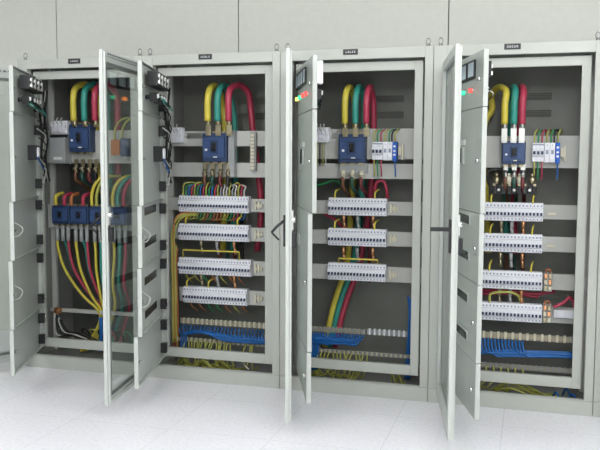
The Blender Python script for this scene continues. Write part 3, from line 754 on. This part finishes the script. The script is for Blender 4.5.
for b in range(4):
    for k, c in enumerate(('yellow', 'teal', 'red')):
        x = .133+.156*b+.046*k; T = .43+.012*b+.010*k; ty = .30+.028*k+.02*b
        if b < 3:
            d = T-x
            P = [(x, .25, .93), (x+.004, .25, .84), (x+d*.17, .265, .68), (x+d*.58, (.27+ty)/2, .50), (T, ty, .385), (T+.004, ty+.02, .30), (T-.05, ty, .18), (T-.12, ty-.05, .07)]
        else: P = [(x, .25, .93), (x+.002, .25, .80), (x-.02, .26, .60), (x-.06, ty, .42), (x-.12, ty+.03, .26), (x-.16, ty, .08)]
        if c == 'teal' and b < 2: P = [(p[0], p[1]+(.05 if n_ > 0 else 0), p[2]) for n_, p in enumerate(P)]
        o = MB().tube(P, .0105, 8).build('outgoing_cable', c)
        tag(o, f'{CN[c]} cable leaving the {["first", "second", "third", "fourth"][b]} blue breaker of the row and curving down', 'cable', 'cables below the row of blue breakers')
        MB().cyl((x, .25, .90), (x, .25, .985), .0145, 10).box(x-.012, x+.012, .246, .258, .98, 1.02).build('cable_lug', 'grey_plastic', o)
for k in range(4):
    x = .475+.012*(k % 2)
    o = MB().tube([(x, .25+.012*(k//2), .34), (x+.003, .25+.012*(k//2), .27), (x-.002, .26, .20), (x-.02, .27, .08)], .0085, 8).build('neutral_cable', 'wblue')
    tag(o, 'bright blue cable dropping below the thin bottom bar, leftmost cabinet', 'cable', 'blue cables at the bottom, leftmost cabinet')
o = MB().box(0, .045, 0, .04, 0, .045).cyl((.022, -.01, .022), (.022, 0, .022), .012, 10).build('copper_connector', 'copper', loc=(.085, .255, .345), bevel=.004)
tag(o, 'orange copper connector at the left end of the thin bottom bar', 'connector')
for k in range(6):
    x = .09+.012*k
    o = MB().tube([(x, .26, .345-.01*k), (x+.01, .24, .29), (x+.015+.012*k, .235, .22), (x+.04+.03*k, .24, .185+.006*k), (x+.09+.05*k, .25, .20-.01*k)], .006, 7).build('black_lead', 'rubber' if k % 3 else 'wwhite')
    tag(o, f'{"black" if k % 3 else "pale"} lead curling under the copper connector', 'wire', 'leads under the copper connector')
for k in range(6):
    x = .30+.07*k
    o = MB().tube([(x, .30, .20), (x+.01, .27, .235), (x+.05, .26, .24), (x+.07, .28, .19), (x+.06, .3, .08)], .006, 6).build('black_lead', ['rubber', 'yg', 'rubber', 'red', 'rubber', 'wgreen'][k])
    tag(o, f'{["black", "yellow", "black", "red", "black", "green"][k]} lead looping near the bottom of the leftmost cabinet', 'wire', 'looping leads at the bottom, leftmost cabinet')
o = MB().box(.0, .035, 0, .04, 0, .24).build('wire_duct', 'black', loc=(.42, .255, 1.18)); tag(o, 'black upright duct between main breaker and row of blue breakers', 'duct')
# dark bundles down the hinge side of cabinets 1 and 2
for ci in (0, 1):
    for k in range(4):
        x = ci*W+.075+.010*k
        o = MB().tube([(x, .20, 2.0), (x+.012*math.sin(k*2), .17, 1.80), (x+.008, .18, 1.65), (x-.004, .17, 1.5), (x+.004, .20, 1.34)], .0075, 7).build('door_loom_wire', ['rubber', 'rubber', 'wwhite', 'rubber'][k])
        tag(o, f'{["black", "black", "white", "black"][k]} wire of the loom beside the inner doors, {ORD[ci]}', 'wire', f'loom beside the inner doors, {ORD[ci]}')

# ------------------------------------------------------------------ lights
def lamp(x, y, e, sx=1.2, sy=.6):
    r = MB().box(-sx/2-.03, sx/2+.03, -sy/2-.03, sy/2+.03, 0, .04).build('ceiling_light', 'paint', loc=(x, y, 3.258)); tag(r, f'rectangular white ceiling light mounted over the room', 'ceiling light', 'ceiling lights')
    MB().box(-sx/2, sx/2, -sy/2, sy/2, -.006, -.001).build('diffuser', 'fixture', r)
    l = bpy.data.lights.new('ceiling_lamp', 'POINT'); l.shadow_soft_size = .3; l.energy = e; l.color = (.97, .985, 1.0)
    o = bpy.data.objects.new('ceiling_lamp', l); COL.objects.link(o); o.location = (x, y, 2.9)
for x in (-1.0, 1.4, 3.8, 6.2):
    for y, e in ((-2.3, 38), (-4.9, 44), (-7.3, 34)):
        lamp(x, y, e*(1.3 if x > 3 else (.92 if x > 0 else .42)))
w = bpy.data.worlds.new('w'); S.world = w; w.use_nodes = True
w.node_tree.nodes['Background'].inputs[0].default_value = (.8, .85, .9, 1); w.node_tree.nodes['Background'].inputs[1].default_value = .3

# ------------------------------------------------------------------ camera
yaw, pit, rol = -0.283192, -0.084733, 0.004201
CX, CY, CZ = 3.5199, -4.9331, 1.5267
F = Vector((math.sin(yaw)*math.cos(pit), math.cos(yaw)*math.cos(pit), math.sin(pit)))
R = Vector((math.cos(yaw), -math.sin(yaw), 0)); U = R.cross(F)
R2 = R*math.cos(rol)+U*math.sin(rol); U2 = -R*math.sin(rol)+U*math.cos(rol)
cd = bpy.data.cameras.new('camera'); cam = bpy.data.objects.new('camera', cd); COL.objects.link(cam)
cam.matrix_world = Matrix(((R2.x, U2.x, -F.x, CX), (R2.y, U2.y, -F.y, CY), (R2.z, U2.z, -F.z, CZ), (0, 0, 0, 1)))
cd.sensor_width = 36; cd.lens = 48; cd.clip_start = .05
S.camera = cam
S.view_settings.view_transform = 'Standard'; S.view_settings.look = 'None'; S.view_settings.gamma = 1
S.view_settings.use_curve_mapping = False; S.view_settings.exposure = -0.08
